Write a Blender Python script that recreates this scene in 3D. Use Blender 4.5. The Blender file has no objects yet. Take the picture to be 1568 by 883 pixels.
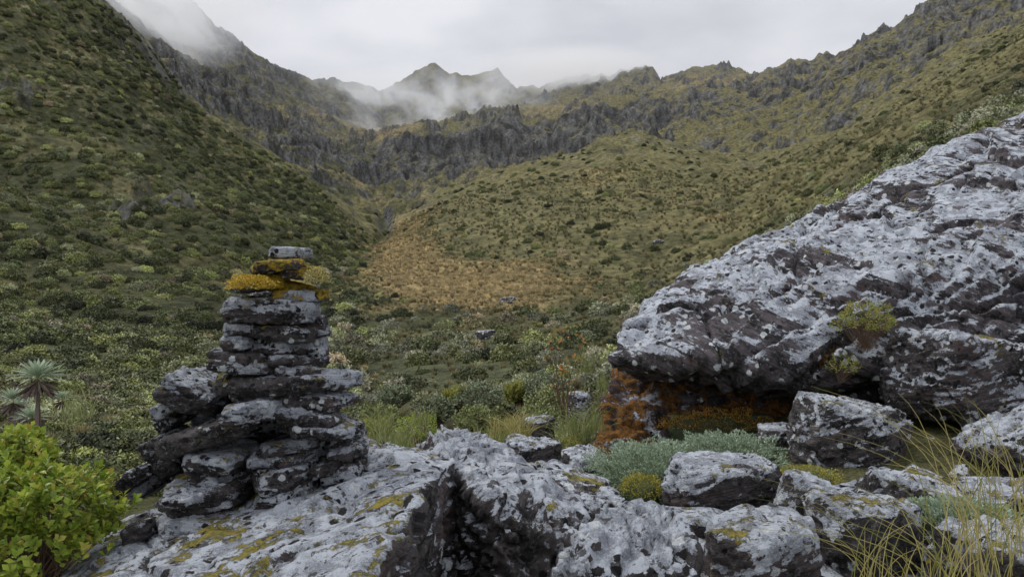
import bpy, bmesh, math, random
import numpy as np
from mathutils import Vector
random.seed(5); R=np.random.default_rng(7)
F=1132.4; CZ=1.6
def P(u,v,d): return np.array([(u-784)/F*d, d, CZ+(441.5-v)/F*d])
scene=bpy.context.scene
# ---------------------------------------------------------------- noise
_perm=np.random.default_rng(3).permutation(256); _perm=np.concatenate([_perm,_perm,_perm])
_g=np.random.default_rng(4).normal(size=(256,3)); _g/=np.linalg.norm(_g,axis=1)[:,None]
def pn(p):
    p=np.asarray(p,float); i=np.floor(p).astype(np.int64); f=p-i; i&=255
    w=f*f*f*(f*(f*6-15)+10); out=0
    for a in (0,1):
        wa=w[:,0] if a else 1-w[:,0]
        for b in (0,1):
            wb=w[:,1] if b else 1-w[:,1]
            for c in (0,1):
                wc=w[:,2] if c else 1-w[:,2]
                h=_perm[_perm[_perm[(i[:,0]+a)&255]+((i[:,1]+b)&255)]+((i[:,2]+c)&255)]
                g=_g[h]
                out=out+wa*wb*wc*(g[:,0]*(f[:,0]-a)+g[:,1]*(f[:,1]-b)+g[:,2]*(f[:,2]-c))
    return out*1.5
def fbm(p,o=5,r=0.5,ridged=False):
    s=0;a=1;t=0;p=np.asarray(p,float)
    for k in range(o):
        n=pn(p+k*17.3)
        if ridged: n=1-2*np.abs(n)
        s=s+a*n; t+=a; a*=r; p=p*2.03
    return s/t
def sstep(a,b,x):
    t=np.clip((x-a)/(b-a),0,1); return t*t*(3-2*t)
# ---------------------------------------------------------------- helpers
def new_obj(name,mesh,parent=None,mat=None,smooth=True):
    o=bpy.data.objects.new(name,mesh); scene.collection.objects.link(o)
    if parent: o.parent=parent
    if mat: mesh.materials.append(mat)
    if smooth and len(mesh.polygons): mesh.polygons.foreach_set("use_smooth",[True]*len(mesh.polygons))
    return o
def empty(name,loc=(0,0,0)):
    e=bpy.data.objects.new(name,None); scene.collection.objects.link(e); e.empty_display_size=0.1
    return e
def mesh_np(name,v,f):
    m=bpy.data.meshes.new(name); v=np.asarray(v,float); f=np.asarray(f,np.int64)
    m.vertices.add(len(v)); m.vertices.foreach_set("co",v.ravel())
    k=f.shape[1]; m.loops.add(f.size); m.loops.foreach_set("vertex_index",f.ravel())
    m.polygons.add(len(f)); m.polygons.foreach_set("loop_start",np.arange(len(f))*k)
    m.polygons.foreach_set("loop_total",np.full(len(f),k)); m.update(calc_edges=True); return m
class NT:
    def __init__(s,name):
        s.m=bpy.data.materials.new(name); s.m.use_nodes=True; s.t=s.m.node_tree; s.n=s.t.nodes; s.l=s.t.links
        s.b=s.n["Principled BSDF"]; s.out=s.n["Material Output"]; s.b.inputs["Roughness"].default_value=0.85
        s.b.inputs["Specular IOR Level"].default_value=0.25
    def _in(s,sock,val):
        if isinstance(val,bpy.types.NodeSocket): s.l.new(val,sock)
        elif val is not None:
            if isinstance(val,(tuple,list)) and len(val)==3 and sock.type=='RGBA': val=(*val,1)
            sock.default_value=val
    def noise(s,vec,scale,detail=6,rough=0.6,dist=0.0):
        n=s.n.new("ShaderNodeTexNoise"); s.l.new(vec,n.inputs["Vector"])
        n.inputs["Scale"].default_value=scale; n.inputs["Detail"].default_value=detail
        n.inputs["Roughness"].default_value=rough; n.inputs["Distortion"].default_value=dist; return n.outputs["Fac"]
    def vor(s,vec,scale,feat='F1',out="Distance"):
        n=s.n.new("ShaderNodeTexVoronoi"); n.feature=feat; s.l.new(vec,n.inputs["Vector"]); n.inputs["Scale"].default_value=scale
        return n.outputs[out]
    def ramp(s,fac,a,b,ca=0.0,cb=1.0):
        n=s.n.new("ShaderNodeMapRange"); n.interpolation_type='SMOOTHSTEP'; s._in(n.inputs[0],fac)
        for i,x in zip((1,2,3,4),(a,b,ca,cb)): s._in(n.inputs[i],x)
        return n.outputs[0]
    def math(s,op,a,b=None,c=None):
        n=s.n.new("ShaderNodeMath"); n.operation=op; s._in(n.inputs[0],a)
        if b is not None: s._in(n.inputs[1],b)
        if c is not None: s._in(n.inputs[2],c)
        return n.outputs[0]
    def mix(s,fac,a,b,mode='MIX'):
        n=s.n.new("ShaderNodeMix"); n.data_type='RGBA'; n.blend_type=mode
        s._in(n.inputs[0],fac); s._in(n.inputs[6],a); s._in(n.inputs[7],b); return n.outputs[2]
    def bump(s,h,strength=0.5,dist=0.01,prev=None):
        n=s.n.new("ShaderNodeBump"); n.inputs["Strength"].default_value=strength; n.inputs["Distance"].default_value=dist
        s.l.new(h,n.inputs["Height"])
        if prev: s.l.new(prev,n.inputs["Normal"])
        return n.outputs[0]
    def objco(s,rot=(0,0,0),scale=(1,1,1),rand=True):
        tc=s.n.new("ShaderNodeTexCoord"); rt=s.n.new("ShaderNodeVectorRotate"); rt.rotation_type='EULER_XYZ'; rt.inputs["Rotation"].default_value=rot
        s.l.new(tc.outputs["Object"],rt.inputs["Vector"])
        mp=s.n.new("ShaderNodeMapping"); s.l.new(rt.outputs[0],mp.inputs[0])
        mp.inputs["Scale"].default_value=scale
        if rand:
            oi=s.n.new("ShaderNodeObjectInfo"); va=s.n.new("ShaderNodeVectorMath"); va.operation='SCALE'
            va.inputs[0].default_value=(37,21,53); s.l.new(oi.outputs["Random"],va.inputs["Scale"])
            s.l.new(va.outputs[0],mp.inputs["Location"])
        return mp.outputs[0]
    def nz(s):
        g=s.n.new("ShaderNodeNewGeometry"); x=s.n.new("ShaderNodeSeparateXYZ"); s.l.new(g.outputs["Normal"],x.inputs[0]); return x.outputs[2]
# ---------------------------------------------------------------- rock material
def rock_mat(name,lichen=0.5,moss=0.0,mosscol=(0.32,0.26,0.04),tilt=-0.45,base1=(0.020,0.018,0.018),base2=(0.115,0.10,0.098),pale=(0.56,0.60,0.655),sc=1.0,updep=0.28,aniso=2.2,fw=0.18):
    N=NT(name); co=N.objco((0,tilt,0),(1,1,aniso)); ci=N.objco((0,0,0),(1,1,1)); cf=N.objco((0,tilt,0),(1,1,9))
    big=N.noise(co,1.3*sc,4,0.6); med=N.noise(co,4.2*sc,12,0.70,0.5); fine=N.noise(ci,46*sc,8,0.74); mic=N.noise(ci,190*sc,4,0.7)
    fol=N.noise(cf,5*sc,8,0.65,0.2)
    nz=N.nz()
    col=N.mix(N.ramp(N.noise(co,5*sc,9,0.72),0.40,0.60),base1,base2)
    col=N.mix(N.ramp(fine,0.53,0.60,0,0.55),col,(0.24,0.235,0.24))
    col=N.mix(N.ramp(big,0.52,0.60,0,0.65),col,(0.15,0.105,0.10))
    m=N.math('ADD',med,N.math('MULTIPLY',N.math('SUBTRACT',big,0.5),0.75))
    m=N.math('ADD',m,N.math('MULTIPLY',N.math('SUBTRACT',fine,0.5),0.26))
    m=N.math('ADD',m,N.math('MULTIPLY',N.math('SUBTRACT',fol,0.5),fw))
    m=N.math('ADD',m,N.math('MULTIPLY',nz,updep))
    thr=0.5+updep*0.55+(0.5-lichen)*0.25
    mask=N.ramp(m,thr-0.005,thr+0.008)
    pc=N.mix(N.ramp(N.noise(ci,9*sc,8,0.75),0.46,0.54),pale,(pale[0]*0.50,pale[1]*0.50,pale[2]*0.52))
    pc=N.mix(N.ramp(mic,0.52,0.60,0,0.5),pc,(0.72,0.75,0.78))
    pc=N.mix(N.ramp(N.noise(ci,24*sc,6,0.7),0.57,0.60,0,0.9),pc,(0.06,0.055,0.057))
    col=N.mix(mask,col,pc)
    v=N.vor(ci,12*sc); spot=N.math('MULTIPLY',N.ramp(N.math('ADD',v,N.math('MULTIPLY',fine,0.5)),0.50,0.47),N.ramp(N.noise(ci,3*sc,3,0.5),0.47,0.50))
    col=N.mix(spot,col,N.mix(N.ramp(mic,0.4,0.6),(0.76,0.79,0.79),(0.52,0.55,0.56)))
    v2=N.vor(ci,18*sc); sp2=N.math('MULTIPLY',N.ramp(N.math('ADD',v2,N.math('MULTIPLY',fine,0.5)),0.54,0.51),N.ramp(N.noise(ci,4.3*sc,3,0.5),0.49,0.52))
    col=N.mix(sp2,col,(0.022,0.02,0.022))
    mm=N.math('ADD',N.noise(ci,4.8*sc,12,0.78),N.math('MULTIPLY',nz,0.08)); mm=N.math('ADD',mm,N.math('MULTIPLY',N.math('SUBTRACT',fine,0.5),0.25))
    mt=0.80-moss*0.45
    mk=N.ramp(mm,mt-0.01,mt+0.025)
    mc=N.mix(N.ramp(N.noise(ci,34,6,0.75),0.40,0.60),mosscol,(mosscol[0]*0.25,mosscol[1]*0.30,mosscol[2]*0.6))
    mc=N.mix(N.ramp(mic,0.5,0.62,0,0.5),mc,(mosscol[0]*1.5,mosscol[1]*1.5,mosscol[2]*1.8))
    col=N.mix(mk,col,mc)
    N.l.new(col,N.b.inputs["Base Color"]); N.b.inputs["Roughness"].default_value=0.72
    h=N.math('ADD',N.math('MULTIPLY',fine,0.8),N.math('MULTIPLY',mic,0.25))
    h=N.math('ADD',h,N.math('MULTIPLY',mk,0.5)); h=N.math('ADD',h,N.math('MULTIPLY',med,0.8)); h=N.math('ADD',h,N.math('MULTIPLY',mask,0.10)); h=N.math('ADD',h,N.math('MULTIPLY',fol,2.2))
    N.l.new(N.bump(h,1.0,0.018),N.b.inputs["Normal"]); return N.m
M_ledge=rock_mat("ledge_rock_mat",0.64,0.40,updep=0.34)
M_slabB=rock_mat("slab_rock_mat",0.50,0.30,updep=0.34,tilt=0.75,fw=0.35)
M_boulder=rock_mat("boulder_mat",0.56,0.30,tilt=-0.45,sc=0.9,aniso=3.4,base2=(0.13,0.11,0.115),updep=0.24,fw=0.22)
M_under=rock_mat("boulder_under_mat",0.30,0.62,mosscol=(0.29,0.13,0.025),updep=0.05)
M_slab=rock_mat("cairn_slab_mat",0.58,0.36,tilt=0.0,sc=1.9,updep=0.08,mosscol=(0.40,0.31,0.05))
M_slabm=rock_mat("cairn_mossy_mat",0.55,0.70,tilt=0.0,sc=1.5,mosscol=(0.60,0.40,0.035),updep=0.05)
M_rub=rock_mat("rubble_mat",0.62,0.36,tilt=0.3,sc=1.3,updep=0.22)
# ---------------------------------------------------------------- rock geometry
def ptsnormals(me):
    n=len(me.vertices); co=np.empty(n*3); me.vertices.foreach_get("co",co); no=np.empty(n*3); me.vertices.foreach_get("normal",no)
    return co.reshape(-1,3),no.reshape(-1,3)
def make_rock(name,hulls,S,voxel,mat,parent=None,tilt=-0.45,amp=1.0,smooth=2,seed=0,fine=1.0,ledge=1.0,crk=1.0,bigk=1.0):
    bm=bmesh.new()
    for pts in hulls:
        vs=[bm.verts.new(p) for p in pts]
        r=bmesh.ops.convex_hull(bm,input=vs)
        kill=[g for g in list(r["geom_interior"])+list(r["geom_unused"]) if isinstance(g,bmesh.types.BMVert) and g.is_valid]
        if kill: bmesh.ops.delete(bm,geom=list(set(kill)),context='VERTS')
    bmesh.ops.recalc_face_normals(bm,faces=bm.faces)
    me=bpy.data.meshes.new(name+"_h"); bm.to_mesh(me); bm.free()
    o=bpy.data.objects.new("tmp",me); scene.collection.objects.link(o)
    md=o.modifiers.new("r",'REMESH'); md.mode='VOXEL'; md.voxel_size=voxel
    if smooth: sm=o.modifiers.new("s",'SMOOTH'); sm.iterations=smooth; sm.factor=0.5
    dg=bpy.context.evaluated_depsgraph_get(); m2=bpy.data.meshes.new_from_object(o.evaluated_get(dg)); m2.name=name
    bpy.data.objects.remove(o)
    co,no=ptsnormals(m2)
    c,s=math.cos(tilt),math.sin(tilt)
    q=np.stack([co[:,0]*c-co[:,2]*s,co[:,1],co[:,0]*s+co[:,2]*c],1)+seed*3.7
    big=fbm(q*np.array([1.3,1.3,2.6])/S,4)
    st=q[:,2]/S*7+2.2*fbm(q*np.array([1.6,1.6,3])/S+9,4,0.55)
    fr=st-np.floor(st); led=np.where(fr<0.90,fr/0.90,(1-fr)/0.10)
    lm=sstep(-0.15,0.2,fbm(q*np.array([1.5,1.5,3])/S+31,3))
    st2=q[:,2]/S*19+3*fbm(q*np.array([2.4,2.4,6])/S+19,3)
    fr2=st2-np.floor(st2); led2=np.where(fr2<0.85,fr2/0.85,(1-fr2)/0.15)
    cr=fbm(q*np.array([1.8,1.8,4.5])/S+55,4); crack=-np.exp(-(cr/0.022)**2)
    cr2=fbm(q*np.array([4.0,4.0,2.0])/S+75,3); crack2=-np.exp(-(cr2/0.018)**2)
    f1=fbm(q*np.array([14,14,30])/ max(S,0.3)**0.5+seed,4,0.62)
    d=amp*S*(bigk*0.09*big+ledge*(0.045*led*lm+0.018*led2)+crk*(0.04*crack+0.02*crack2))+fine*0.010*f1
    co=co+no*d[:,None]
    m2.vertices.foreach_set("co",co.ravel()); m2.update()
    return new_obj(name,m2,parent,mat)
def ledge_hull(top,bot): 
    t=[P(*p) for p in top]; return t+[np.array([p[0],p[1],CZ+bot]) for p in t]
A=[(40,930,1.75),(190,800,2.35),(330,765,2.75),(470,720,2.85),(565,676,2.8),(640,690,2.6),(694,704,2.3),(655,745,1.9),(560,900,1.32),(300,1010,1.2),(90,1000,1.4)]
make_rock("foreground_ledge_rock",[ledge_hull(A,-1.5)],0.9,0.009,M_ledge,tilt=-0.35,amp=0.8,seed=1,smooth=0,crk=0.9,bigk=0.35,fine=0.6,ledge=0.8)
B=[(640,684,2.95),(700,660,2.9),(745,668,2.9),(800,722,2.75),(898,796,2.4),(872,835,2.15),(760,800,2.1),(690,712,2.35)]
make_rock("foreground_slab_rock",[ledge_hull(B,-1.6)],0.7,0.009,M_slabB,tilt=0.75,amp=1.0,seed=2,smooth=0,crk=1.2,ledge=1.5,bigk=0.5,fine=0.7)
C=[(775,712,3.3),(850,706,3.4),(925,730,3.3),(957,765,3.0),(880,800,2.7),(800,770,2.9)]
make_rock("foreground_flat_rock",[ledge_hull(C,-1.5)],0.6,0.012,M_ledge,tilt=0.3,seed=3,smooth=0,bigk=0.5)
Dp=[(930,764,1.95),(1000,772,1.95),(1042,795,1.9),(1062,850,1.75),(1068,930,1.6),(838,930,1.6),(880,832,1.75)]
make_rock("foreground_pointed_rock",[ledge_hull(Dp,-1.4)],0.5,0.008,rock_mat("pointed_rock_mat",0.52,0.25,updep=0.4,tilt=1.1),tilt=1.1,seed=4,smooth=0,bigk=0.4,fine=0.7)
def blocky(name,u0,u1,v0,v1,d,dep,mat,seed,parent=None,roll=0.0,voxel=0.012,tilt=-0.3,n=8,amp=0.8,flat=0.8,bot=None,ledge=1.0,smooth=0,fine=0.8,e=2.6,edge=0.75,bigk=0.6):
    r=np.random.default_rng(seed*13+1)
    w=(u1-u0)/F*d; h=(v1-v0)/F*d; c=P((u0+u1)/2,(v0+v1)/2,d+dep*0.3)
    pts=[]
    for k in range(n):
        a=2*math.pi*(k+r.uniform(-.38,.38))/n
        ca,sa=math.cos(a),math.sin(a)
        rad=1/((abs(ca)**e+abs(sa)**e)**(1/e)); rad*=r.uniform(0.82,1.0)
        ft=r.uniform(flat,1.0); fb=r.uniform(flat,1.0)
        pts.append([ca*rad*ft*w/2, sa*rad*ft*dep/2, h/2*r.uniform(edge,1.0)])
        pts.append([ca*rad*w/2, sa*rad*dep/2, h/2*r.uniform(-0.5,0.5)])
        pts.append([ca*rad*fb*w/2, sa*rad*fb*dep/2,-h/2*r.uniform(edge,1.0)])
    pts=np.array(pts)
    for ax,ex in ((0,w),(2,h)):
        mn,mx=pts[:,ax].min(),pts[:,ax].max(); pts[:,ax]=((pts[:,ax]-mn)/(mx-mn)-0.5)*ex
    cr,sr=math.cos(roll),math.sin(roll)
    x=pts[:,0]*cr+pts[:,2]*sr; z=-pts[:,0]*sr+pts[:,2]*cr
    pts=np.stack([x,pts[:,1],z],1)+c
    pl=list(pts)
    if bot: pl+= [np.array([p[0],p[1],p[2]-bot]) for p in pts[::3]]
    return make_rock(name,[pl],max(w,h,dep),voxel,mat,parent,tilt,amp,smooth,seed,fine=fine,ledge=ledge,bigk=bigk)
for (u0,u1,v0,v1,d,dep,sd,ro,bt) in [(1008,1192,700,790,2.9,.45,11,0,.2),(1212,1385,606,735,3.7,.6,12,.12,.15),(1352,1600,515,645,4.0,.8,13,.15,None),(1478,1680,640,712,3.4,.6,14,-.4,None),
 (1070,1260,792,900,2.0,.35,15,-.1,.2),(1190,1285,730,795,2.6,.25,16,.3,None),(1235,1410,762,850,2.2,.35,17,.1,.2),(1425,1640,815,900,1.9,.45,18,.05,.2),(765,868,672,725,4.2,.4,19,.1,.3),
 (1160,1225,650,705,4.2,.3,20,0,None),(800,850,640,668,6.5,.4,21,0,.3),(868,905,600,632,8.0,.4,22,0,.6),(1320,1470,730,800,2.9,.4,23,.2,.2),(1450,1620,740,800,2.9,.4,24,-.1,.2),(860,925,690,730,3.9,.4,25,0,.3)]:
    blocky("lichen_rock",u0,u1,v0,v1,d,dep,M_rub,sd,roll=ro,bot=bt)
E=empty("large_boulder")
up=[P(*p) for p in [(990,470,5.6),(1050,427,6.0),(1250,328,6.5),(1568,188,7.0),(1950,54,7.6),(955,505,5.1),
 (938,552,4.85),(1080,552,4.6),(1240,566,4.5),(1400,560,4.35),(1600,560,4.3),(1950,560,4.3),
 (1450,400,4.75),(1700,380,4.6),(1950,300,4.7),(1010,590,5.6),(1300,620,5.6),(1950,640,5.6),(1100,560,8),(1500,500,9),(1950,400,10)]]
make_rock("overhang",[up],2.6,0.021,M_boulder,E,tilt=-0.47,amp=0.7,smooth=0,seed=6,fine=2.4,ledge=1.3,crk=1.4,bigk=0.45)
lo=[P(*p) for p in [(945,560,5.5),(928,620,5.2),(918,700,4.9),(1000,712,4.9),(1150,720,5.0),(1350,730,5.0),(1950,760,5.0),(960,570,7.5),(1950,560,5.3),(1300,560,5.5),(1100,556,5.5),(950,760,8),(1950,760,9),(1950,500,9)]]
make_rock("base",[lo],1.6,0.022,M_under,E,tilt=-0.3,amp=0.8,smooth=1,seed=7,fine=2.0)
# ---------------------------------------------------------------- cairn
CE=empty("rock_cairn")
slabs=[
(412,476,377,397,4,0.10,0,0),(384,470,396,420,-6,0.16,1,-0.03),(415,506,402,432,8,0.2,1,0.02),(352,440,416,448,-4,0.22,1,-0.03),(390,506,428,464,5,0.24,1,0.02),
(350,480,456,495,3,0.24,0,-0.01),(470,508,482,552,-12,0.12,0,0.12),(334,410,492,532,0,0.22,0,-0.02),(392,492,494,542,6,0.28,0,0),
(326,430,534,570,4,0.26,0,-0.03),(410,502,540,574,3,0.28,0,0.0),(310,556,568,616,4,0.34,0,0),(252,352,566,636,24,0.26,0,0.0),(236,300,600,660,-30,0.2,0,0.04),
(350,436,608,640,-8,0.3,0,-0.08),(414,562,618,664,3,0.34,0,-0.04),(242,402,636,692,-18,0.3,0,-0.10),(500,560,655,700,-10,0.26,0,0.04),(398,500,664,722,-6,0.32,0,-0.05),
(222,300,648,735,-35,0.24,0,0.05),(284,404,676,740,4,0.34,0,-0.06),(184,244,708,772,-40,0.24,0,0.02),(234,386,736,796,-2,0.36,0,-0.14),(384,484,706,772,-12,0.32,0,-0.10),(480,566,684,735,-20,0.3,0,0.0),(190,262,782,828,-25,0.2,0,-0.15)]
cnt=0; rc_=np.random.default_rng(77)
for i,(u0,u1,v0,v1,ro,dp,ms,do) in enumerate(slabs):
    d=2.2+do
    rr=math.radians(ro); W=(u1-u0);H=(v1-v0)
    t=abs(math.sin(rr)); c=abs(math.cos(rr)); h=max((H-W*t*0.75)/max(c,.3),H*0.5)
    um=(u0+u1)/2; vm=(v0+v1)/2
    k=2 if h>28 and i not in (5,) else 1
    if h>42: k=3 if i in (15,11,22,18,24) else k
    for j in range(k):
        hh=h/k; off=(j-(k-1)/2)*hh; cu=um+off*math.sin(-rr); cv=vm+off*math.cos(rr)
        sx=W*(1.0 if k==1 else rc_.uniform(0.68,1.0)); cu+=rc_.uniform(-1,1)*(W-sx)/2
        cnt+=1; r2=rr+(rc_.uniform(-0.10,0.10) if k>1 else 0)
        blocky("slab_%d"%cnt,cu-sx/2-2,cu+sx/2+2,cv-hh/2-1.0,cv+hh/2+1.0,d+rc_.uniform(-.03,.03),dp*rc_.uniform(0.85,1.1),M_slabm if ms else M_slab,40+i*4+j,CE,roll=r2,voxel=0.0048,tilt=r2,n=6,amp=0.42,flat=0.86,smooth=0,ledge=1.5,fine=0.5,e=5,edge=0.58)
for i,(u0,u1,v0,v1) in enumerate([(375,470,440,600),(300,520,580,700),(255,530,650,800)]):
    blocky("core_%d"%(i+1),u0,u1,v0,v1,2.40,0.2,M_slab,900+i,CE,voxel=0.012,tilt=0,n=9,amp=0.7)
# ---------------------------------------------------------------- rubble mass
def rubble(name,n,boxes,mat,seed,smin,smax):
    r=np.random.default_rng(seed)
    bm=bmesh.new()
    for k in range(n):
        box=boxes[k%len(boxes)]
        u=r.uniform(box[0],box[1]); d=r.uniform(box[2],box[3]); z=r.uniform(box[4],box[5]); s=r.uniform(smin,smax)
        c=np.array([(u-784)/F*d,d,CZ+z])
        vs=[bm.verts.new(c+r.normal(size=3)*s*np.array([.5,.5,.3])) for _ in range(14)]
        g=bmesh.ops.convex_hull(bm,input=vs)
        kill=[x for x in list(g["geom_interior"])+list(g["geom_unused"]) if isinstance(x,bmesh.types.BMVert) and x.is_valid]
        if kill: bmesh.ops.delete(bm,geom=list(set(kill)),context='VERTS')
    bmesh.ops.subdivide_edges(bm,edges=bm.edges,cuts=3,use_grid_fill=True)
    me=bpy.data.meshes.new(name); bm.to_mesh(me); bm.free()
    co,no=ptsnormals(me); co+=no*(fbm(co*22,4)*0.12*smin)[:,None]; me.vertices.foreach_set("co",co.ravel())
    new_obj(name,me,None,mat,smooth=False)
rubble("rock_rubble",190,[(900,1060,2.0,2.8,-1.2,-1.0),(1080,1650,1.9,3.0,-1.05,-0.85),(1230,1650,3.1,4.5,-1.1,-0.82)],M_rub,3,0.06,0.2)
# ---------------------------------------------------------------- terrain
US=np.concatenate([np.linspace(-900,-60,60,endpoint=False),np.linspace(-60,1630,960,endpoint=False),np.linspace(1630,2500,60)])
def cur(pts):
    a=np.array(pts,float); v=np.interp(US,a[:,0],a[:,1]); d=np.interp(US,a[:,0],a[:,2]) if a.shape[1]>2 else None; return v,d
def K(pts,dc=None,sm=0):
    v,d=cur(pts)
    if d is None: d=np.full(len(US),float(dc))
    if sm:
        k=np.exp(-0.5*(np.arange(-3*sm,3*sm+1)/sm)**2); k/=k.sum()
        v=np.convolve(np.pad(v,3*sm,mode='edge'),k,'valid'); d=np.convolve(np.pad(d,3*sm,mode='edge'),k,'valid')
    return d,(441.5-v)/F*d
def Kz(z,d): 
    a=np.array(z,float); return np.full(len(US),float(d)),np.interp(US,a[:,0],a[:,1])
sky=[(-900,-500),(-200,-220),(140,-90),(220,-50),(285,0),(310,18),(330,42),(358,60),(390,90),(422,102),(470,122),(500,128),(520,124),(580,142),(615,130),(640,112),(665,98),(688,118),(700,114),(722,122),(735,117),(762,110),(775,124),(790,137),(830,136),(860,124),(900,118),(935,124),(950,112),(975,108),(1000,106),(1012,132),(1030,120),(1060,108),(1080,104),(1105,98),(1130,108),(1150,122),(1170,120),(1200,104),(1240,97),(1290,92),(1310,84),(1335,72),(1380,45),(1400,32),(1420,14),(1440,0),(1568,-40),(1800,-140),(2500,-350)]
skd=[(-900,1200),(140,1150),(285,1250),(420,1350),(580,1650),(790,1900),(900,1700),(1010,1450),(1014,1600),(1150,1450),(1250,1200),(1400,1050),(1568,950),(2500,900)]
kd=np.interp(US,*np.array(skd,float).T); kv=np.interp(US,*np.array(sky,float).T)
jj=np.stack([US/30,0*US,0*US+3.3],1); kv=kv-8*fbm(jj,5,0.58,ridged=True)+3
Ks=[Kz([(0,-1.3)],0.9),
 Kz([(-900,-1.7),(800,-1.6),(950,-1.2),(1250,-0.85),(2500,-0.6)],4),
 K([(-900,640),(0,690),(700,690),(850,660),(950,600),(1300,450),(1568,330),(2500,100)],12,10),
 K([(-900,520),(0,590),(250,612),(570,612),(700,592),(900,560),(1050,500),(1250,350),(1400,262),(1450,215),(1568,168),(1800,60),(2500,-150)],35,12),
 K([(-900,300),(0,480),(140,500),(250,510),(420,520),(570,505),(700,508),(900,490),(965,478),(1050,440),(1150,400),(1250,335),(1400,250),(1568,152),(1800,30),(2500,-200)],100,14),
 K([(-900,0),(-500,150),(0,285),(140,310),(250,345),(330,370),(420,400),(500,430),(570,440),(620,436),(700,432),(800,425),(900,430),(965,430),(1050,400),(1150,362),(1250,310),(1400,222),(1568,128),(2500,-260)],200,14),
 K([(-900,-650,400),(-200,-250,430),(0,-130,440),(140,0,440),(200,60,440),(260,128,440),(330,198,430),(400,240,430),(480,300,420),(570,385,400),(620,350,420),(680,305,460),(800,268,520),(900,238,560),(965,216,580),(1010,226,590),(1050,240,600),(1150,262,560),(1250,230,520),(1400,150,480),(1568,60,440),(2500,-350,440)],None,7),
 K([(-900,-600,560),(0,-100,560),(140,25,560),(260,150,560),(330,215,560),(400,250,560),(480,295,560),(570,325,600),(620,325,620),(700,305,640),(800,285,660),(965,232,700),(1050,232,700),(1150,230,680),(1250,198,640),(1400,120,600),(1568,30,560),(2500,-380,540)],None,9),
 K([(-900,-560,800),(0,-110,800),(140,0,780),(250,110,760),(330,185,770),(420,232,790),(500,270,800),(570,290,840),(620,300,870),(700,284,900),(800,268,910),(900,238,890),(965,205,880),(1050,195,900),(1150,182,880),(1250,160,830),(1400,90,740),(1568,0,680),(2500,-400,680)],None,6),
 K([(-900,-540,880),(0,-130,880),(140,-30,860),(250,70,860),(330,135,870),(420,190,880),(500,236,900),(570,240,950),(600,218,950),(700,206,950),(760,188,955),(830,200,950),(900,176,945),(965,168,950),(1050,160,980),(1150,155,950),(1250,130,900),(1400,62,810),(1568,-15,760),(2500,-420,750)],None,3),
 K([(-900,-520,1000),(0,-160,1000),(140,-50,1000),(250,30,1020),(330,95,1050),(420,150,1100),(500,185,1250),(570,208,1400),(620,203,1450),(700,188,1450),(800,172,1400),(900,158,1300),(1000,146,1200),(1150,146,1100),(1250,118,1020),(1400,45,900),(1568,-30,830),(2500,-430,830)],None,6),
 (kd,(441.5-kv)/F*kd),
 (kd*1.25,(441.5-kv)/F*kd*0.8),
 (kd*3,(441.5-kv)/F*kd*0.3)]
rows=[24,50,60,90,110,150,40,60,90,70,110,14,6]
D=[];Z=[];T=[]
for k,n in enumerate(rows):
    t=np.linspace(0,1,n,endpoint=(k==len(rows)-1))[:,None]
    d0,z0=Ks[k];d1,z1=Ks[k+1]
    D.append(d0+(d1-d0)*t); Z.append(z0+(z1-z0)*t); T.append(np.full((n,1),k)+t)
D=np.concatenate(D);Z=np.concatenate(Z);T=np.concatenate(T)+0*D
Zs=Z.copy()
for _ in range(30):
    Zs[1:-1]=(Zs[:-2]+2*Zs[1:-1]+Zs[2:])/4
wk=sstep(10.6,10.95,T)*(1-sstep(11,11.2,T)); wk=np.maximum(wk,0.6*np.exp(-((T-6)/0.12)**2)*(US<560)[None,:])
Z=Zs*(1-wk)+Z*wk
U=np.broadcast_to(US,D.shape)
X=(U-784)/F*D; Y=D
nr,nc=D.shape
xy=np.stack([X.ravel(),Y.ravel(),np.zeros(nr*nc)],1)
Tf=T.ravel();Uf=U.ravel();Df=D.ravel();Vf=441.5-Z.ravel()/D.ravel()*F
far=sstep(250,700,Df)
crag=fbm(xy/110+3,6,0.52,ridged=True)
crag2=fbm(xy*np.array([1/45,1/60,1])+11,5,0.52,ridged=True)
soft=fbm(xy/45+5,5,0.5)
near=fbm(xy/6+8,4,0.5)
n3=fbm(xy/120+61,4,0.55); n1=fbm(xy/30+21,6,0.62); n2=fbm(xy/9+41,4,0.6)
hm=1-0.75*np.exp(-((Uf-720)/260)**2)*sstep(90,130,Df)*(1-sstep(500,560,Df))
dz=far*(crag*30+crag2*8-13)*(1-0.3*np.exp(-((Tf-6)/0.4)**2)) + (1-far)*sstep(60,200,Df)*(soft*9+crag*9-3)*hm + sstep(5,30,Df)*(1-sstep(100,300,Df))*near*0.9 + sstep(2,6,Df)*fbm(xy/1.3,3)*0.12
dz*= (1-0.60*np.exp(-((Tf-11)/0.2)**2))
rav=np.exp(-((Uf-(578+14*np.sin(Df/60)))/12)**2)*sstep(330,480,Df)*(1-sstep(950,1150,Df)); dz-=rav*9
Zr=Z.ravel()+dz
bn=fbm(xy*np.array([1/60,1/110,1])+91,4,0.6); bn2=fbm(xy/28+131,5,0.6)
hw=np.exp(-((Uf-740)/200)**2)*np.exp(-((Tf-8.5)/0.7)**2)
cliffzone=sstep(400,600,Df)*sstep(0.04,0.30,0.8*bn+0.6*bn2+0.45*hw+0.18*np.exp(-((Uf-360)/130)**2)+0.05*sstep(1050,1250,Uf)-0.02)
leftrock=(1-sstep(300,480,Uf))*sstep(90,200,Df)*(Tf<6.2)*sstep(0.10,0.26,bn+0.6*bn2+0.06*sstep(250,100,Vf))
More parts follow.
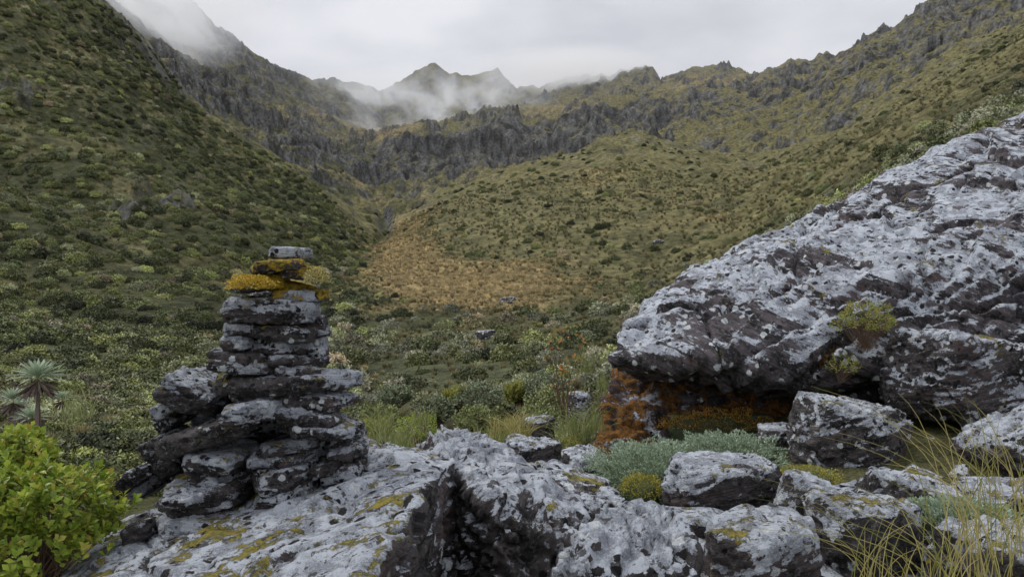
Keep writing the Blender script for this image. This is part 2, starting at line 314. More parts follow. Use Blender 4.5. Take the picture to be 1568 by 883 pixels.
cliffzone=np.maximum(cliffzone*(Tf>6.02)+cliffzone*(Uf>1050)*(Tf<=6.02),0.6*leftrock)
cliffzone*= (1-0.8*np.exp(-((Tf-11)/0.2)**2))
tiltx=0.10*X.ravel()*np.sign(Uf-780)
per=np.where(Df>500,52.0,22.0)
zt=(Zr+tiltx+55*n3+40*n1+6*n2)/per
frc=zt-np.floor(zt); stp=sstep(0.34,0.66,frc)-frc
Zr=Zr+per*0.6*stp*cliffzone+cliffzone*3.5*n2
band=sstep(0.26,0.40,frc)*(1-sstep(0.60,0.80,frc))*sstep(0.15,0.6,cliffzone)
Zf=Zr+CZ
V=np.stack([X.ravel(),Y.ravel(),Zf],1)
idx=np.arange(nr*nc).reshape(nr,nc)
FA=np.stack([idx[:-1,:-1].ravel(),idx[:-1,1:].ravel(),idx[1:,1:].ravel(),idx[1:,:-1].ravel()],1)
tm=mesh_np("mountain_terrain",V,FA)
co,no=ptsnormals(tm)
sl=no[:,2]
c_sh=np.array([0.078,0.084,0.040]);c_ol=np.array([0.20,0.183,0.09]);c_oc=np.array([0.40,0.305,0.155]);c_rk=np.array([0.195,0.195,0.205]);c_rd=np.array([0.055,0.055,0.06]);c_gy=np.array([0.14,0.155,0.085])
n4=fbm(V*np.array([1/9,1/9,1/18])+5,5,0.62)
def blob(u,v,su,sv): return np.exp(-((Uf-u)/su)**2-((Vf-v)/sv)**2)
gr=0.10+0.9*(n1+0.5*n2)+0.5*n3
gr=gr+0.25*sstep(560,760,Uf)*sstep(100,200,Df)+0.22*far-0.12*(1-sstep(450,600,Uf))
olw=np.clip(sstep(-0.15,0.45,gr),0,1)
col=c_sh+(c_ol-c_sh)*olw[:,None]
oc=1.5*blob(730,442,165,38)+0.9*blob(620,395,55,38)+0.5*blob(645,345,45,28)+0.35*blob(800,280,160,14)+0.85*blob(600,215,70,26)+0.6*blob(560,300,60,24)+0.7*blob(850,180,110,18)+0.7*blob(1080,140,150,20)+0.5*blob(1250,110,130,20)+0.25*blob(1000,330,260,80)+0.5*blob(150,580,140,25)+0.4*blob(60,380,90,20)+0.5*blob(480,190,80,25)
ocw=sstep(0.35,0.95,oc+0.9*n1+0.5*n2+0.35*n3)
col=col+(c_oc-col)*(ocw*(1-0.40*far))[:,None]
col=col+(c_gy-col)*(sstep(5,20,Df)*(1-sstep(60,110,Df))*0.7)[:,None]
rk=sstep(0.78,0.52,sl+0.3*n4+0.15*n2)*sstep(250,600,Df)+0.9*np.exp(-((Uf-480)/40)**2-((Vf-232)/24)**2)*sstep(-.2,.2,n1)
rk=np.clip(np.maximum(rk,band*(0.7+0.9*n4)),0,0.93)
rk=np.clip(rk+0.5*sstep(0.05,0.35,bn2+0.5*n4)*far+0.5*hw*sstep(-0.2,0.15,n4+n1),0,0.93)
rc=c_rd+(c_rk-c_rd)*sstep(-0.3,0.3,n4)[:,None]
col=col+(rc-col)*rk[:,None]
col*= (1+0.35*n2+0.2*n4)[:,None]
ca=tm.color_attributes.new("col",'FLOAT_COLOR','POINT'); ca.data.foreach_set("color",np.concatenate([np.clip(col,0.01,1),np.ones((len(col),1))],1).ravel())
N=NT("terrain_mat"); at=N.n.new("ShaderNodeAttribute"); at.attribute_name="col"; co_=N.objco(rand=False)
f1=N.noise(co_,0.35,8,0.7); f2=N.noise(co_,4,8,0.7)
c=N.mix(1.0,at.outputs["Color"],N.mix(N.ramp(f1,0.3,0.7),(0.42,0.42,0.42),(1.55,1.55,1.5)),'MULTIPLY')
c=N.mix(1.0,c,N.mix(N.ramp(f2,0.3,0.7),(0.6,0.6,0.6),(1.35,1.35,1.3)),'MULTIPLY')
N.l.new(c,N.b.inputs["Base Color"]); N.b.inputs["Specular IOR Level"].default_value=0.1
N.l.new(N.bump(f2,0.6,0.25,N.bump(f1,0.9,2.5)),N.b.inputs["Normal"])
new_obj("mountain_terrain",tm,None,N.m)
gx,gy=np.meshgrid(np.linspace(-60,60,60),np.linspace(-80,0.95,40)); gv=np.stack([gx.ravel(),gy.ravel(),np.full(gx.size,CZ-1.35)],1)
gv[:,2]+=fbm(gv/5,3)*0.3*sstep(0,-5,gv[:,1])
gi=np.arange(gx.size).reshape(gx.shape); gf=np.stack([gi[:-1,:-1].ravel(),gi[:-1,1:].ravel(),gi[1:,1:].ravel(),gi[1:,:-1].ravel()],1)
gm=mesh_np("ground",gv,gf); NG=NT("ground_mat"); cg=NG.objco(rand=False)
NG.l.new(NG.mix(NG.noise(cg,2,8,0.7),(0.05,0.05,0.025),(0.18,0.17,0.09)),NG.b.inputs["Base Color"]); new_obj("ground",gm,None,NG.m)
# ---------------------------------------------------------------- leaves
def leaf_mesh(name,pos,dirs,ups,L,W,mat=None,fold=0.15,shape=0.6,droop=0.0,link=True,parent=None):
    n=len(pos); dirs=dirs/np.linalg.norm(dirs,axis=1)[:,None]
    side=np.cross(dirs,ups); side/=np.maximum(np.linalg.norm(side,axis=1),1e-6)[:,None]; up=np.cross(side,dirs)
    L=np.broadcast_to(L,(n,))[:,None]; W=np.broadcast_to(W,(n,))[:,None]
    p0=pos; p1=pos+dirs*L*shape+side*W/2+up*fold*W-up*droop*L*0.3; p2=pos+dirs*L-up*droop*L; p3=pos+dirs*L*shape-side*W/2+up*fold*W-up*droop*L*0.3; pm=pos+dirs*L*shape-up*droop*L*0.3
    v=np.stack([p0,p1,p2,p3,pm],1).reshape(-1,3); b=np.arange(n)[:,None]*5
    f=np.concatenate([b+np.array([[0,1,4]]),b+np.array([[1,2,4]]),b+np.array([[4,2,3]]),b+np.array([[0,4,3]])])
    me=mesh_np(name,v,f)
    if link: return new_obj(name,me,parent,mat,smooth=False)
    if mat: me.materials.append(mat)
    return bpy.data.objects.new(name,me)
def leaf_mat(name,stops,inst=False,trans=0.25,rough=0.55,spec=0.3):
    N=NT(name); g=N.n.new("ShaderNodeNewGeometry"); cr=N.n.new("ShaderNodeValToRGB")
    els=cr.color_ramp.elements
    while len(els)<len(stops): els.new(0.5)
    for e,(p,c) in zip(els,stops): e.position=p; e.color=(*c,1)
    if inst:
        a=N.n.new("ShaderNodeAttribute"); a.attribute_type='INSTANCER'; a.attribute_name="tint"
        a2=N.n.new("ShaderNodeAttribute"); a2.attribute_type='INSTANCER'; a2.attribute_name="br"
        N.l.new(a.outputs["Fac"],cr.inputs[0])
        br=N.math('MULTIPLY',N.ramp(g.outputs["Random Per Island"],0,1,0.6,1.4),a2.outputs["Fac"])
        vm=N.n.new("ShaderNodeVectorMath"); vm.operation='SCALE'; N.l.new(cr.outputs[0],vm.inputs[0]); N.l.new(br,vm.inputs["Scale"]); col=vm.outputs[0]
    else:
        N.l.new(g.outputs["Random Per Island"],cr.inputs[0]); col=cr.outputs[0]
    N.l.new(col,N.b.inputs["Base Color"]); N.b.inputs["Roughness"].default_value=rough; N.b.inputs["Specular IOR Level"].default_value=spec
    if trans>0:
        tr=N.n.new("ShaderNodeBsdfTranslucent"); N.l.new(col,tr.inputs[0]); mx=N.n.new("ShaderNodeMixShader"); mx.inputs[0].default_value=trans
        N.l.new(N.b.outputs[0],mx.inputs[1]); N.l.new(tr.outputs[0],mx.inputs[2]); N.l.new(mx.outputs[0],N.out.inputs[0])
    return N.m
M_sh=leaf_mat("shrub_leaf_mat",[(0.0,(0.06,0.07,0.032)),(0.3,(0.12,0.14,0.055)),(0.55,(0.22,0.235,0.08)),(0.75,(0.28,0.29,0.205)),(0.88,(0.30,0.24,0.15)),(1.0,(0.28,0.32,0.11))],inst=True,trans=0.0)
M_gr=leaf_mat("tussock_mat",[(0.0,(0.22,0.21,0.11)),(0.4,(0.36,0.31,0.16)),(1.0,(0.54,0.44,0.25))],inst=True,trans=0.0)
def rdir(n,zmin=-1):
    z=R.uniform(zmin,1,n); a=R.uniform(0,2*np.pi,n); r=np.sqrt(1-z*z); return np.stack([r*np.cos(a),r*np.sin(a),z],1)
shr=bpy.data.collections.new("shrub_sources")
for k in range(6):
    n=1700; dd=rdir(n,-0.15); lump=0.72+0.6*fbm(dd*2.3+k*9,3,0.6); rad=0.5*lump*R.uniform(0.6,1.0,n)**0.4
    pos=dd*rad[:,None]*np.array([1,1,1.0 if k%2 else 0.75]); dr=np.cross(dd,rdir(n))+0.5*dd+0.35*rdir(n)
    o=leaf_mesh("shrub_src_%d"%k,pos,dr,dd+0.5*rdir(n),R.uniform(0.05,0.10,n),R.uniform(0.03,0.055,n),M_sh,link=False)
    shr.objects.link(o)
grs=bpy.data.collections.new("tussock_sources")
for k in range(3):
    n=160; a=R.uniform(0,6.28,n); sp=R.uniform(0.1,0.7,n); dr=np.stack([np.cos(a)*sp,np.sin(a)*sp,np.ones(n)],1)
    pos=np.stack([np.cos(a)*0.08,np.sin(a)*0.08,0*a],1)*R.uniform(0,1,n)[:,None]
    o=leaf_mesh("tus_src_%d"%k,pos,dr,rdir(n),R.uniform(0.3,0.6,n),R.uniform(0.012,0.03,n),M_gr,droop=0.25,link=False); grs.objects.link(o)
def scatter(name,coll,nsrc,pts,scl,tint,br):
    n=len(pts); me=bpy.data.meshes.new(name); me.vertices.add(n); me.vertices.foreach_set("co",np.asarray(pts,float).ravel())
    for nm,ty,da in (("scl",'FLOAT',scl),("rz",'FLOAT',R.uniform(0,6.28,n)),("tint",'FLOAT',tint),("br",'FLOAT',br),("pick",'INT',R.integers(0,nsrc,n))):
        a=me.attributes.new(nm,ty,'POINT'); a.data.foreach_set("value",da)
    o=new_obj(name,me,None,None,False)
    g=bpy.data.node_groups.new(name+"_gn",'GeometryNodeTree')
    g.interface.new_socket("Geometry",in_out='INPUT',socket_type='NodeSocketGeometry'); g.interface.new_socket("Geometry",in_out='OUTPUT',socket_type='NodeSocketGeometry')
    gi=g.nodes.new("NodeGroupInput"); go=g.nodes.new("NodeGroupOutput"); ip=g.nodes.new("GeometryNodeInstanceOnPoints"); ci=g.nodes.new("GeometryNodeCollectionInfo")
    ci.inputs["Collection"].default_value=coll; ci.inputs["Separate Children"].default_value=True; ci.inputs["Reset Children"].default_value=True
    def na(nm,ty):
        x=g.nodes.new("GeometryNodeInputNamedAttribute"); x.data_type=ty; x.inputs["Name"].default_value=nm; return x.outputs["Attribute"]
    cx=g.nodes.new("ShaderNodeCombineXYZ"); L=g.links
    L.new(na("rz",'FLOAT'),cx.inputs[2]); L.new(gi.outputs[0],ip.inputs["Points"]); L.new(ci.outputs[0],ip.inputs["Instance"])
    ip.inputs["Pick Instance"].default_value=True; L.new(na("pick",'INT'),ip.inputs["Instance Index"]); L.new(cx.outputs[0],ip.inputs["Rotation"]); L.new(na("scl",'FLOAT'),ip.inputs["Scale"])
    L.new(ip.outputs[0],go.inputs[0]); md=o.modifiers.new("gn",'NODES'); md.node_group=g; return o
def quad_area():
    a=V[FA[:,0]];b=V[FA[:,1]];c=V[FA[:,2]];d=V[FA[:,3]]
    return 0.5*np.linalg.norm(np.cross(c-a,d-b),axis=1)
AR=quad_area(); f0=FA[:,0]
fd=Df[f0];fu=Uf[f0];fT=Tf[f0];focw=ocw[f0];frk=rk[f0];fol=olw[f0];fn1=n1[f0]; fn3=n3[f0]; fn2=n2[f0]
sz=np.clip(0.30+0.036*fd,0.3,3.1)+np.clip((fd-100)*0.004,0,1.5)
vis=(fu>-200)&(fu<1750)&(fT<11)&((fT<6.1)|(fT>7.3)|(fu>560))
def sample(w,n):
    w=w/w.sum(); i=R.choice(len(w),n,p=w); s=R.uniform(0,1,(n,1)); t=R.uniform(0,1,(n,1)); q=FA[i]
    p=(V[q[:,0]]*(1-s)+V[q[:,1]]*s)*(1-t)+(V[q[:,3]]*(1-s)+V[q[:,2]]*s)*t; return i,p
leftz=1-sstep(480,620,fu)
dens=(0.26+0.85*leftz)*(1-0.88*np.clip(focw*1.1,0,1))*(1-0.95*frk)*(0.25+0.75*(1-fol))*(0.6+0.6*(fd<110))*(0.25+0.75*sstep(-0.25,0.1,fn1+0.4*fn2))
w=AR/sz**2*dens*vis*(fd>6.5)*(1-0.85*sstep(430,700,fd))
cov=w.sum(); n=int(min(60000,cov*2.4)); print("cover",cov,n)
i,p=sample(w,n); s=sz[i]*R.uniform(0.3,1.0,n)**0.7*1.3*(1-0.35*sstep(400,600,fd[i]))*(1-0.45*np.clip(focw[i],0,1)); 
lft=(fu[i]<450)
tint=np.clip(0.28+0.7*fn1[i]+0.5*fn3[i]+R.normal(0,0.17,n)+0.10*(fd[i]<250)*lft,0,0.66); tint=np.where((fd[i]<130)&(fu[i]>400)&(R.uniform(0,1,n)<0.55),R.uniform(0.55,0.82,n),tint); tint=np.where(R.uniform(0,1,n)<0.06,R.uniform(0.8,1,n),tint)
scatter("shrub_mass",shr,6,p-np.array([0,0,0.05])*s[:,None],s,tint,np.clip(R.lognormal(0.0,0.40,n),0.35,2.0))
w2=AR/np.clip(0.4+0.012*fd,0.4,3)**2*vis*(fd>5)*(fd<420)*(0.10+focw+0.15*fol)*(1-frk)
n=18000; i,p=sample(w2,n); s=np.clip(0.4+0.009*fd[i],0.4,2.6)*R.uniform(0.5,1.1,n)
scatter("grass_tussock_mass",grs,3,p,s,np.clip(0.08+0.75*focw[i]+R.normal(0,0.15,n),0,1),np.clip(R.lognormal(0,0.25,n),0.5,1.6))
VR=rock_mat("valley_rock_mat",0.5,0.2,sc=0.2,pale=(0.33,0.34,0.36))
def ter(u,v):
    m=np.argmin((Uf-u)**2+((441.5-(Zf-CZ)/Df*F)-v)**2+(Df<15)*1e6); return V[m],Df[m]
for k,(u,v,wpx,asp) in enumerate([(778,464,26,.8),(744,520,34,.9),(700,490,12,.8),(622,480,10,.8),(1010,372,18,.5),(150,598,14,.6),(1000,520,18,.6)]):
    q,d=ter(u,v); wv=wpx; blocky("valley_boulder",u-wv/2,u+wv/2,v-wv*asp*.5,v+wv*asp*.5,d,wv/F*d*.8,VR,200+k,voxel=max(0.04,wv/F*d/26),fine=3.0,e=2.0,edge=0.5,flat=0.45,n=7,smooth=1,amp=1.3)
# ---------------------------------------------------------------- foreground plants
def blades(name,a,b,ctrl,w,mat,parent=None,seg=6):
    n=len(a)
    if ctrl is None: ctrl=(a+b)/2+R.normal(0,1,(n,3))*np.linalg.norm(b-a,axis=1)[:,None]*0.07
    w=np.broadcast_to(w,(n,)); t=np.linspace(0,1,seg)[None,:,None]
    pts=(1-t)**2*a[:,None]+2*t*(1-t)*ctrl[:,None]+t*t*b[:,None]
    tn=np.gradient(pts,axis=1); sd=np.cross(tn,R.normal(0,1,(n,1,3))*0.4+np.array([0,-1,0.2])); sd/=np.maximum(np.linalg.norm(sd,axis=2),1e-9)[...,None]
    ww=(w[:,None]*(1-0.85*np.linspace(0,1,seg)[None]**1.5))[...,None]/2
    v=np.stack([pts-sd*ww,pts+sd*ww],2).reshape(-1,3)
    base=np.arange(n)[:,None]*seg*2+np.arange(seg-1)[None]*2; base=base.ravel()[:,None]
    f=base+np.array([[0,1,3,2]]); return new_obj(name,mesh_np(name,v,f),parent,mat)
def bush(name,c,rad,ntips,per,L,W,mat,zs=0.9,seed=0):
    r=np.random.default_rng(seed); e=empty(name)
    dd=rdir(ntips,-0.35); lump=0.78+0.5*fbm(dd*2.2+seed,3); tips=c+dd*(rad*lump*r.uniform(0.6,1.0,ntips)**0.5)[:,None]*np.array([1,1,zs])
    ax=dd*0.6+np.array([0,0,0.9])+r.normal(0,0.25,(ntips,3)); ax/=np.linalg.norm(ax,axis=1)[:,None]
    pos=[];dr=[];upv=[]
    for k in range(ntips):
        t=np.cross(ax[k],[0.3,0.8,0.1]); t/=np.linalg.norm(t); b=np.cross(ax[k],t)
        for j in range(per):
            a=j*2.4+r.uniform(-.3,.3); h=j/per
            out=t*math.cos(a)+b*math.sin(a); pos.append(tips[k]-ax[k]*L*1.6*(1-h)); dr.append(out*(1.0-0.55*h)+ax[k]*(0.35+0.6*h)); upv.append(ax[k])
    pos=np.array(pos);dr=np.array(dr);upv=np.array(upv);n=len(pos)
    leaf_mesh("leaves",pos,dr,upv+r.normal(0,0.2,(n,3)),L*r.uniform(0.7,1.15,n),W*r.uniform(0.8,1.1,n),mat,parent=e,droop=0.1,shape=0.62)
    blades("twigs",np.repeat((c-np.array([0,0,rad*0.7]))[None],ntips,0)+r.normal(0,rad*0.08,(ntips,3)),tips,None,L*0.1,M_twig,e)
    return e
M_twig=leaf_mat("twig_mat",[(0,(0.10,0.055,0.035)),(1,(0.20,0.14,0.10))],trans=0.0,rough=0.9)
M_bush=leaf_mat("bush_leaf_mat",[(0,(0.14,0.21,0.025)),(0.5,(0.28,0.38,0.05)),(0.85,(0.45,0.50,0.08)),(1,(0.42,0.30,0.07))],trans=0.3,rough=0.4,spec=0.4)
M_bush2=leaf_mat("twiggy_leaf_mat",[(0,(0.16,0.19,0.04)),(0.6,(0.32,0.36,0.08)),(1,(0.36,0.22,0.07))],trans=0.3)
M_bush3=leaf_mat("grey_shrub_leaf_mat",[(0,(0.10,0.13,0.065)),(0.6,(0.21,0.25,0.14)),(1,(0.33,0.35,0.23))],trans=0.1)
M_bush4=leaf_mat("olive_shrub_leaf_mat",[(0,(0.11,0.13,0.045)),(0.6,(0.22,0.26,0.09)),(1,(0.34,0.34,0.14))],trans=0.1)
bush("green_leafy_shrub",P(55,800,1.95),0.245,450,10,0.026,0.016,M_bush,seed=1)
bush("green_leafy_shrub",P(30,700,2.1),0.125,130,10,0.026,0.016,M_bush,seed=2)
bush("small_shrub",P(1325,492,4.35),0.22,170,7,0.022,0.009,M_bush2,zs=0.75,seed=3)
bush("small_shrub",P(1290,560,4.35),0.12,60,6,0.02,0.008,M_bush2,zs=0.9,seed=4)
bush("small_shrub",P(870,690,4.4),0.13,90,7,0.022,0.009,M_bush2,seed=5)
bush("small_shrub",P(640,655,7.0),0.25,120,7,0.03,0.014,M_bush,seed=6)
rb=np.random.default_rng(8)
for k in range(34):
    d=rb.uniform(6.5,17); u=rb.uniform(545,950); r_=rb.uniform(0.22,0.5)*(0.6+d/20)
    v=441.5+(2.55 if d>9 else 1.75+0.8*(d-4)/8)/d*F-r_*0.5*F/d
    bush("valley_shrub",P(u,v,d),r_,int(220),8,0.05*(0.5+d/14),0.024*(0.5+d/14),[M_bush3,M_bush2,M_bush4,M_bush3,M_bush4][k%5],zs=rb.uniform(0.6,0.95),seed=20+k)
M_ros=leaf_mat("rosette_leaf_mat",[(0,(0.26,0.34,0.21)),(0.6,(0.42,0.50,0.36)),(1,(0.56,0.62,0.48))],trans=0.15)
M_dead=leaf_mat("dead_leaf_mat",[(0,(0.07,0.05,0.04)),(1,(0.20,0.15,0.12))],trans=0.1)
def rosette(c,L,n=60):
    e=empty("silver_rosette_plant"); k=np.arange(n); a=k*2.39996; el=0.05+1.35*(k/n)
    dr=np.stack([np.cos(a)*np.cos(el),np.sin(a)*np.cos(el),np.sin(el)],1); ll=L*(1-0.45*k/n)
    leaf_mesh("leaves",np.repeat(c[None],n,0)+dr*0.01,dr,np.repeat([[0,0,1.0]],n,0)+0.01,ll,L*0.13,M_ros,parent=e,droop=0.18,shape=0.45,fold=0.2)
    m=50; a=R.uniform(0,6.28,m); dr=np.stack([np.cos(a),np.sin(a),-R.uniform(0.2,1.6,m)],1)
    leaf_mesh("dead_leaves",np.repeat(c[None],m,0)-np.array([0,0,.02]),dr,rdir(m),L*0.8,L*0.09,M_dead,parent=e,droop=0.2)
    blades("stem",np.array([c,c])-np.array([0,0,L*1.5]),np.array([c,c]),None,L*0.2,M_dead,e)
for (u,v,d,L) in [(58,578,4.6,0.20),(20,612,5.2,0.15),(48,640,4.8,0.13),(30,625,5.5,0.14),(95,610,5.6,0.10)]: rosette(P(u,v,d),L)
M_grass=leaf_mat("grass_blade_mat",[(0,(0.20,0.22,0.05)),(0.5,(0.44,0.38,0.13)),(1,(0.60,0.50,0.22))],trans=0.3)
M_grassg=leaf_mat("green_grass_blade_mat",[(0,(0.16,0.20,0.06)),(0.6,(0.30,0.33,0.12)),(1,(0.46,0.42,0.19))],trans=0.3)
def tuft(name,u,v,d,n,h,spread,w,lean=0,mat=None):
    c=P(u,v,d); a=c+R.normal(0,0.03,(n,3))*np.array([1.5,1.5,0.3]); hh=h*R.uniform(0.4,1,n)
    b=a+np.stack([R.normal(lean,spread,n)*h,R.normal(0,spread*0.6,n)*h,hh],1); m=a+np.stack([0.15*(b-a)[:,0],0.15*(b-a)[:,1],hh*0.85],1)
    return blades(name,a,b,m,w,mat or M_grass,seg=9)
tuft("tall_grass",1500,905,1.75,40,0.50,0.45,0.0026,-0.2); tuft("tall_grass",1420,930,1.7,32,0.30,0.6,0.0026,-0.2); tuft("tall_grass",1565,860,1.8,45,0.42,0.4,0.0026,-0.1)
tuft("tall_grass",1330,900,1.8,22,0.20,0.5,0.0025); tuft("tall_grass",795,672,5.5,120,0.22,0.4,0.006); tuft("tall_grass",770,668,5.8,100,0.18,0.4,0.006); tuft("tall_grass",120,640,4.5,60,0.2,0.5,0.004,mat=M_grassg)
for k in range(16): tuft("tall_grass",R.uniform(570,930),R.uniform(650,690),R.uniform(4.5,8),40,0.18,0.5,0.005,mat=M_grassg)
for k in range(10): tuft("tall_grass",R.uniform(880,950),R.uniform(570,680),R.uniform(6,9),30,0.3,0.35,0.005,mat=M_grassg)
# moss cushions
M_cush=leaf_mat("moss_cushion_mat",[(0,(0.18,0.24,0.14)),(0.6,(0.34,0.43,0.30)),(1,(0.50,0.56,0.42))],trans=0.1)
M_cushy=leaf_mat("yellow_moss_mat",[(0,(0.18,0.16,0.03)),(0.6,(0.38,0.35,0.06)),(1,(0.55,0.50,0.12))],trans=0.1)
M_cusho=leaf_mat("orange_moss_mat",[(0,(0.20,0.10,0.02)),(0.6,(0.38,0.20,0.03)),(1,(0.5,0.33,0.06))],trans=0.1)
NM=NT("mound_mat"); NM.b.inputs["Base Color"].default_value=(0.06,0.08,0.04,1); M_mound=NM.m
def cushion(name,u0,u1,v,d,dep,h,mat,n,L=0.02,seed=0):
    e=empty(name); c=P((u0+u1)/2,v,d); w=(u1-u0)/F*d/2; dd=rdir(n,0.0); l=0.85+0.7*fbm(dd*4+seed,4)
    pos=c+dd*np.array([w,dep,h])*l[:,None]; leaf_mesh("tufts",pos,dd*0.9+rdir(n)*0.7+np.array([0,0,.3]),rdir(n),L*R.uniform(.5,1.2,n),L*0.4,mat,droop=0.1,parent=e)
    blocky("mound",u0+8,u1-8,v-h*F/d*0.85,v+h*F/d,d,dep*1.8,M_mound,300+seed,parent=e,voxel=0.02,smooth=6,ledge=0,amp=0.8)
cushion("moss_cushion",900,1095,735,3.6,0.4,0.17,M_cush,13000,0.016,seed=1)
cushion("moss_cushion",1020,1215,705,4.1,0.4,0.14,M_cush,11000,0.016,seed=2)
cushion("yellow_moss",950,1020,752,3.15,0.14,0.07,M_cushy,3000,0.010,seed=3)
cushion("moss_cushion",1390,1560,795,2.6,0.2,0.06,M_cush,5000,0.014,seed=4)
cushion("yellow_moss",1190,1290,735,3.3,0.14,0.06,M_cushy,2500,0.010,seed=5)
cushion("orange_moss",1215,1290,560,4.55,0.12,0.16,M_cusho,2500,0.018,seed=6)
cushion("orange_moss",1010,1200,655,4.9,0.12,0.12,M_cusho,3500,0.016,seed=7)
cm=P(385,435,2.12); n=2600; dd=rdir(n,-0.5); l=0.85+0.9*fbm(dd*3+4,4)
mo=leaf_mesh("yellow_moss_clump",cm+dd*np.array([0.066,0.05,0.024])*l[:,None],dd*0.9+rdir(n)*0.8,rdir(n),0.007*R.uniform(.5,1.3,n),0.0035,leaf_mat("cairn_moss_mat",[(0,(0.30,0.18,0.02)),(0.5,(0.55,0.38,0.04)),(1,(0.70,0.55,0.10))],trans=0.1),parent=CE)
cm=P(485,425,2.12); dd=rdir(1200,-0.5); l=0.85+0.9*fbm(dd*3+14,4); n=1200
leaf_mesh("grey_moss_clump",cm+dd*np.array([0.034,0.05,0.026])*l[:,None],dd*0.9+rdir(n)*0.8,rdir(n),0.007*R.uniform(.5,1.3,n),0.0035,leaf_mat("cairn_moss_mat2",[(0,(0.20,0.17,0.05)),(0.5,(0.42,0.36,0.10)),(1,(0.60,0.58,0.35))],trans=0.1),parent=CE)
e=empty("red_leaved_sapling"); b0=P(866,650,7); n=20
tips=np.array([P(R.uniform(842,895),R.uniform(500,600),7+R.uniform(-.2,.2)) for _ in range(n)])
blades("stems",np.repeat(b0[None],n,0),tips,None,0.009,M_twig,e)
M_red=leaf_mat("red_leaf_mat",[(0,(0.25,0.28,0.06)),(0.5,(0.45,0.30,0.08)),(1,(0.60,0.16,0.06))],trans=0.3)
pp=np.repeat(tips,5,0)+R.normal(0,0.03,(n*5,3)); leaf_mesh("leaves",pp,rdir(n*5),rdir(n*5),0.05,0.022,M_red,parent=e)
# ---------------------------------------------------------------- clouds / mist
def mist(name,u,v,d,wu,hv,dep,dens,seed,sc=4.0,thr=0.45,wid=0.2,homog=False,rot=0.5):
    me=bpy.data.meshes.new(name); bm=bmesh.new(); bmesh.ops.create_icosphere(bm,subdivisions=4 if homog else 3,radius=1.0); bm.to_mesh(me); bm.free()
    o=new_obj(name,me); o.location=P(u,v,d); o.scale=(wu/F*d/2,dep/2,hv/F*d/2)
    m=bpy.data.materials.new(name+"_mat"); m.use_nodes=True; t=m.node_tree; t.nodes.clear()
    out=t.nodes.new("ShaderNodeOutputMaterial"); vs=t.nodes.new("ShaderNodeVolumeScatter")
    vs.inputs["Color"].default_value=(0.93,0.96,1,1)
    if homog:
        vs.inputs["Density"].default_value=dens; t.links.new(vs.outputs[0],out.inputs["Volume"]); me.materials.append(m); return
    ve=t.nodes.new("ShaderNodeEmission"); ad=t.nodes.new("ShaderNodeAddShader")  # added glow in the mist, stands in for multiply scattered light
    t.links.new(vs.outputs[0],ad.inputs[0]); t.links.new(ve.outputs[0],ad.inputs[1]); t.links.new(ad.outputs[0],out.inputs["Volume"]); ve.inputs["Color"].default_value=(0.92,0.95,1,1)
    tc=t.nodes.new("ShaderNodeTexCoord"); ln=t.nodes.new("ShaderNodeVectorMath"); ln.operation='LENGTH'; t.links.new(tc.outputs["Object"],ln.inputs[0])
    fo=t.nodes.new("ShaderNodeMapRange"); fo.interpolation_type='SMOOTHSTEP'; t.links.new(ln.outputs["Value"],fo.inputs[0]); fo.inputs[1].default_value=1.0;fo.inputs[2].default_value=0.2
    mp=t.nodes.new("ShaderNodeMapping"); mp.inputs["Location"].default_value=(seed,seed*2,0); mp.inputs["Scale"].default_value=(wu/120,1,hv/120*1.3); mp.inputs["Rotation"].default_value=(0,rot,0); t.links.new(tc.outputs["Object"],mp.inputs[0])
    nz=t.nodes.new("ShaderNodeTexNoise"); nz.inputs["Scale"].default_value=sc/3; nz.inputs["Detail"].default_value=5; nz.inputs["Roughness"].default_value=0.6; nz.inputs["Distortion"].default_value=0.5; t.links.new(mp.outputs[0],nz.inputs["Vector"])
    nr_=t.nodes.new("ShaderNodeMapRange"); nr_.interpolation_type='SMOOTHSTEP'; t.links.new(nz.outputs["Fac"],nr_.inputs[0]); nr_.inputs[1].default_value=thr; nr_.inputs[2].default_value=thr+wid
    m1=t.nodes.new("ShaderNodeMath"); m1.operation='MULTIPLY'; t.links.new(fo.outputs[0],m1.inputs[0]); t.links.new(nr_.outputs[0],m1.inputs[1])
    m2=t.nodes.new("ShaderNodeMath"); m2.operation='MULTIPLY'; t.links.new(m1.outputs[0],m2.inputs[0]); m2.inputs[1].default_value=dens; t.links.new(m2.outputs[0],vs.inputs["Density"])
    m3=t.nodes.new("ShaderNodeMath"); m3.operation='MULTIPLY'; t.links.new(m2.outputs[0],m3.inputs[0]); m3.inputs[1].default_value=0.38; t.links.new(m3.outputs[0],ve.inputs["Strength"])
    try: m.cycles.volume_step_rate=1.5
    except Exception as ex: print(ex)
    me.materials.append(m)
mist("mist_cloud",660,168,1200,460,150,200,0.013,1,thr=0.46)
mist("mist_cloud",720,150,1450,340,130,200,0.011,2,thr=0.44)
mist("mist_cloud",880,106,1500,360,84,220,0.022,5,thr=0.30)
mist("mist_cloud",560,135,1450,260,60,200,0.014,7,thr=0.35)
mist("mist_cloud",225,0,820,420,240,250,0.022,3,thr=0.33)
mist("valley_haze",784,150,2000,5200,1500,2500,0.00022,9,homog=True)
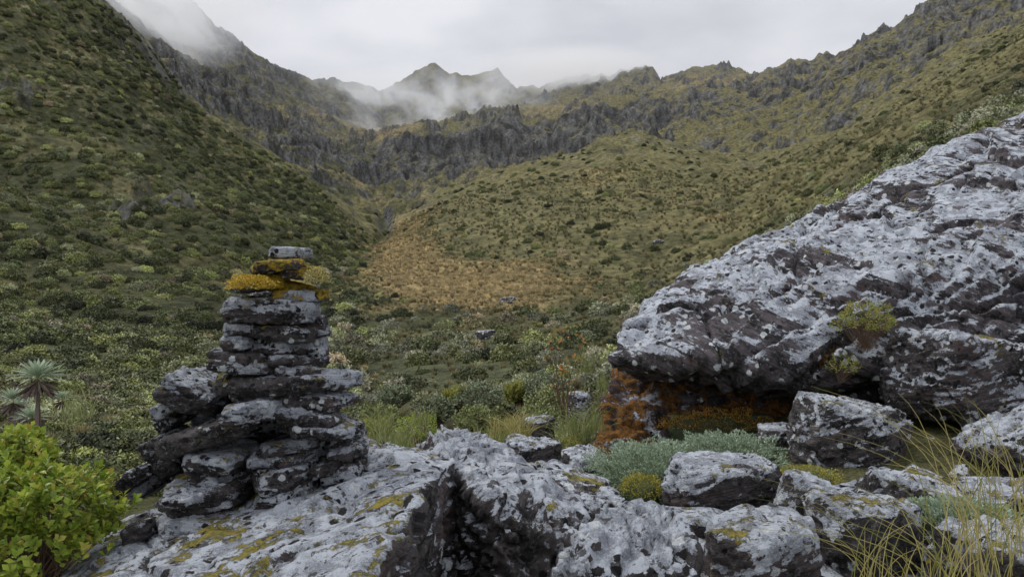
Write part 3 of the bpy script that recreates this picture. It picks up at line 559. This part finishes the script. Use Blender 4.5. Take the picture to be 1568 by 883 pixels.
# ---------------------------------------------------------------- world, sun, camera
w=bpy.data.worlds.new("World"); scene.world=w; w.use_nodes=True; t=w.node_tree; bg=t.nodes["Background"]
sk=t.nodes.new("ShaderNodeTexSky"); sk.sky_type='NISHITA'; sk.sun_disc=False; sk.sun_elevation=math.radians(55); sk.sun_rotation=math.radians(-60)
tc=t.nodes.new("ShaderNodeTexCoord"); mp=t.nodes.new("ShaderNodeMapping"); mp.inputs["Scale"].default_value=(1,1,2.5); t.links.new(tc.outputs["Generated"],mp.inputs[0])
nz=t.nodes.new("ShaderNodeTexNoise"); nz.inputs["Scale"].default_value=3.2; nz.inputs["Detail"].default_value=6; nz.inputs["Roughness"].default_value=0.5; t.links.new(mp.outputs[0],nz.inputs["Vector"])
cr=t.nodes.new("ShaderNodeValToRGB"); cr.color_ramp.elements[0].position=0.36; cr.color_ramp.elements[0].color=(7.4,7.6,8.4,1); cr.color_ramp.elements[1].position=0.64; cr.color_ramp.elements[1].color=(11.0,11.2,12.0,1); t.links.new(nz.outputs["Fac"],cr.inputs[0])
mx=t.nodes.new("ShaderNodeMix"); mx.data_type='RGBA'; mx.inputs[0].default_value=0.93; t.links.new(sk.outputs[0],mx.inputs[6]); t.links.new(cr.outputs[0],mx.inputs[7]); t.links.new(mx.outputs[2],bg.inputs[0]); bg.inputs[1].default_value=0.10
sl_=bpy.data.lights.new("sun",'SUN'); sl_.energy=1.5; sl_.angle=math.radians(20); sl_.color=(1,0.97,0.93); so=bpy.data.objects.new("sun",sl_); scene.collection.objects.link(so)
az=math.radians(-60); el=math.radians(55); dv=Vector((math.sin(az)*math.cos(el),math.cos(az)*math.cos(el),math.sin(el))); so.rotation_euler=dv.to_track_quat('Z','Y').to_euler()
cd=bpy.data.cameras.new("cam"); cd.lens=26; cd.sensor_width=36; cd.clip_start=0.05; cd.clip_end=12000; cam=bpy.data.objects.new("camera",cd); scene.collection.objects.link(cam)
cam.location=(0,0,CZ); cam.rotation_euler=(math.radians(90),0,0); scene.camera=cam
scene.view_settings.view_transform='Standard'; scene.view_settings.look='None'; scene.view_settings.exposure=0
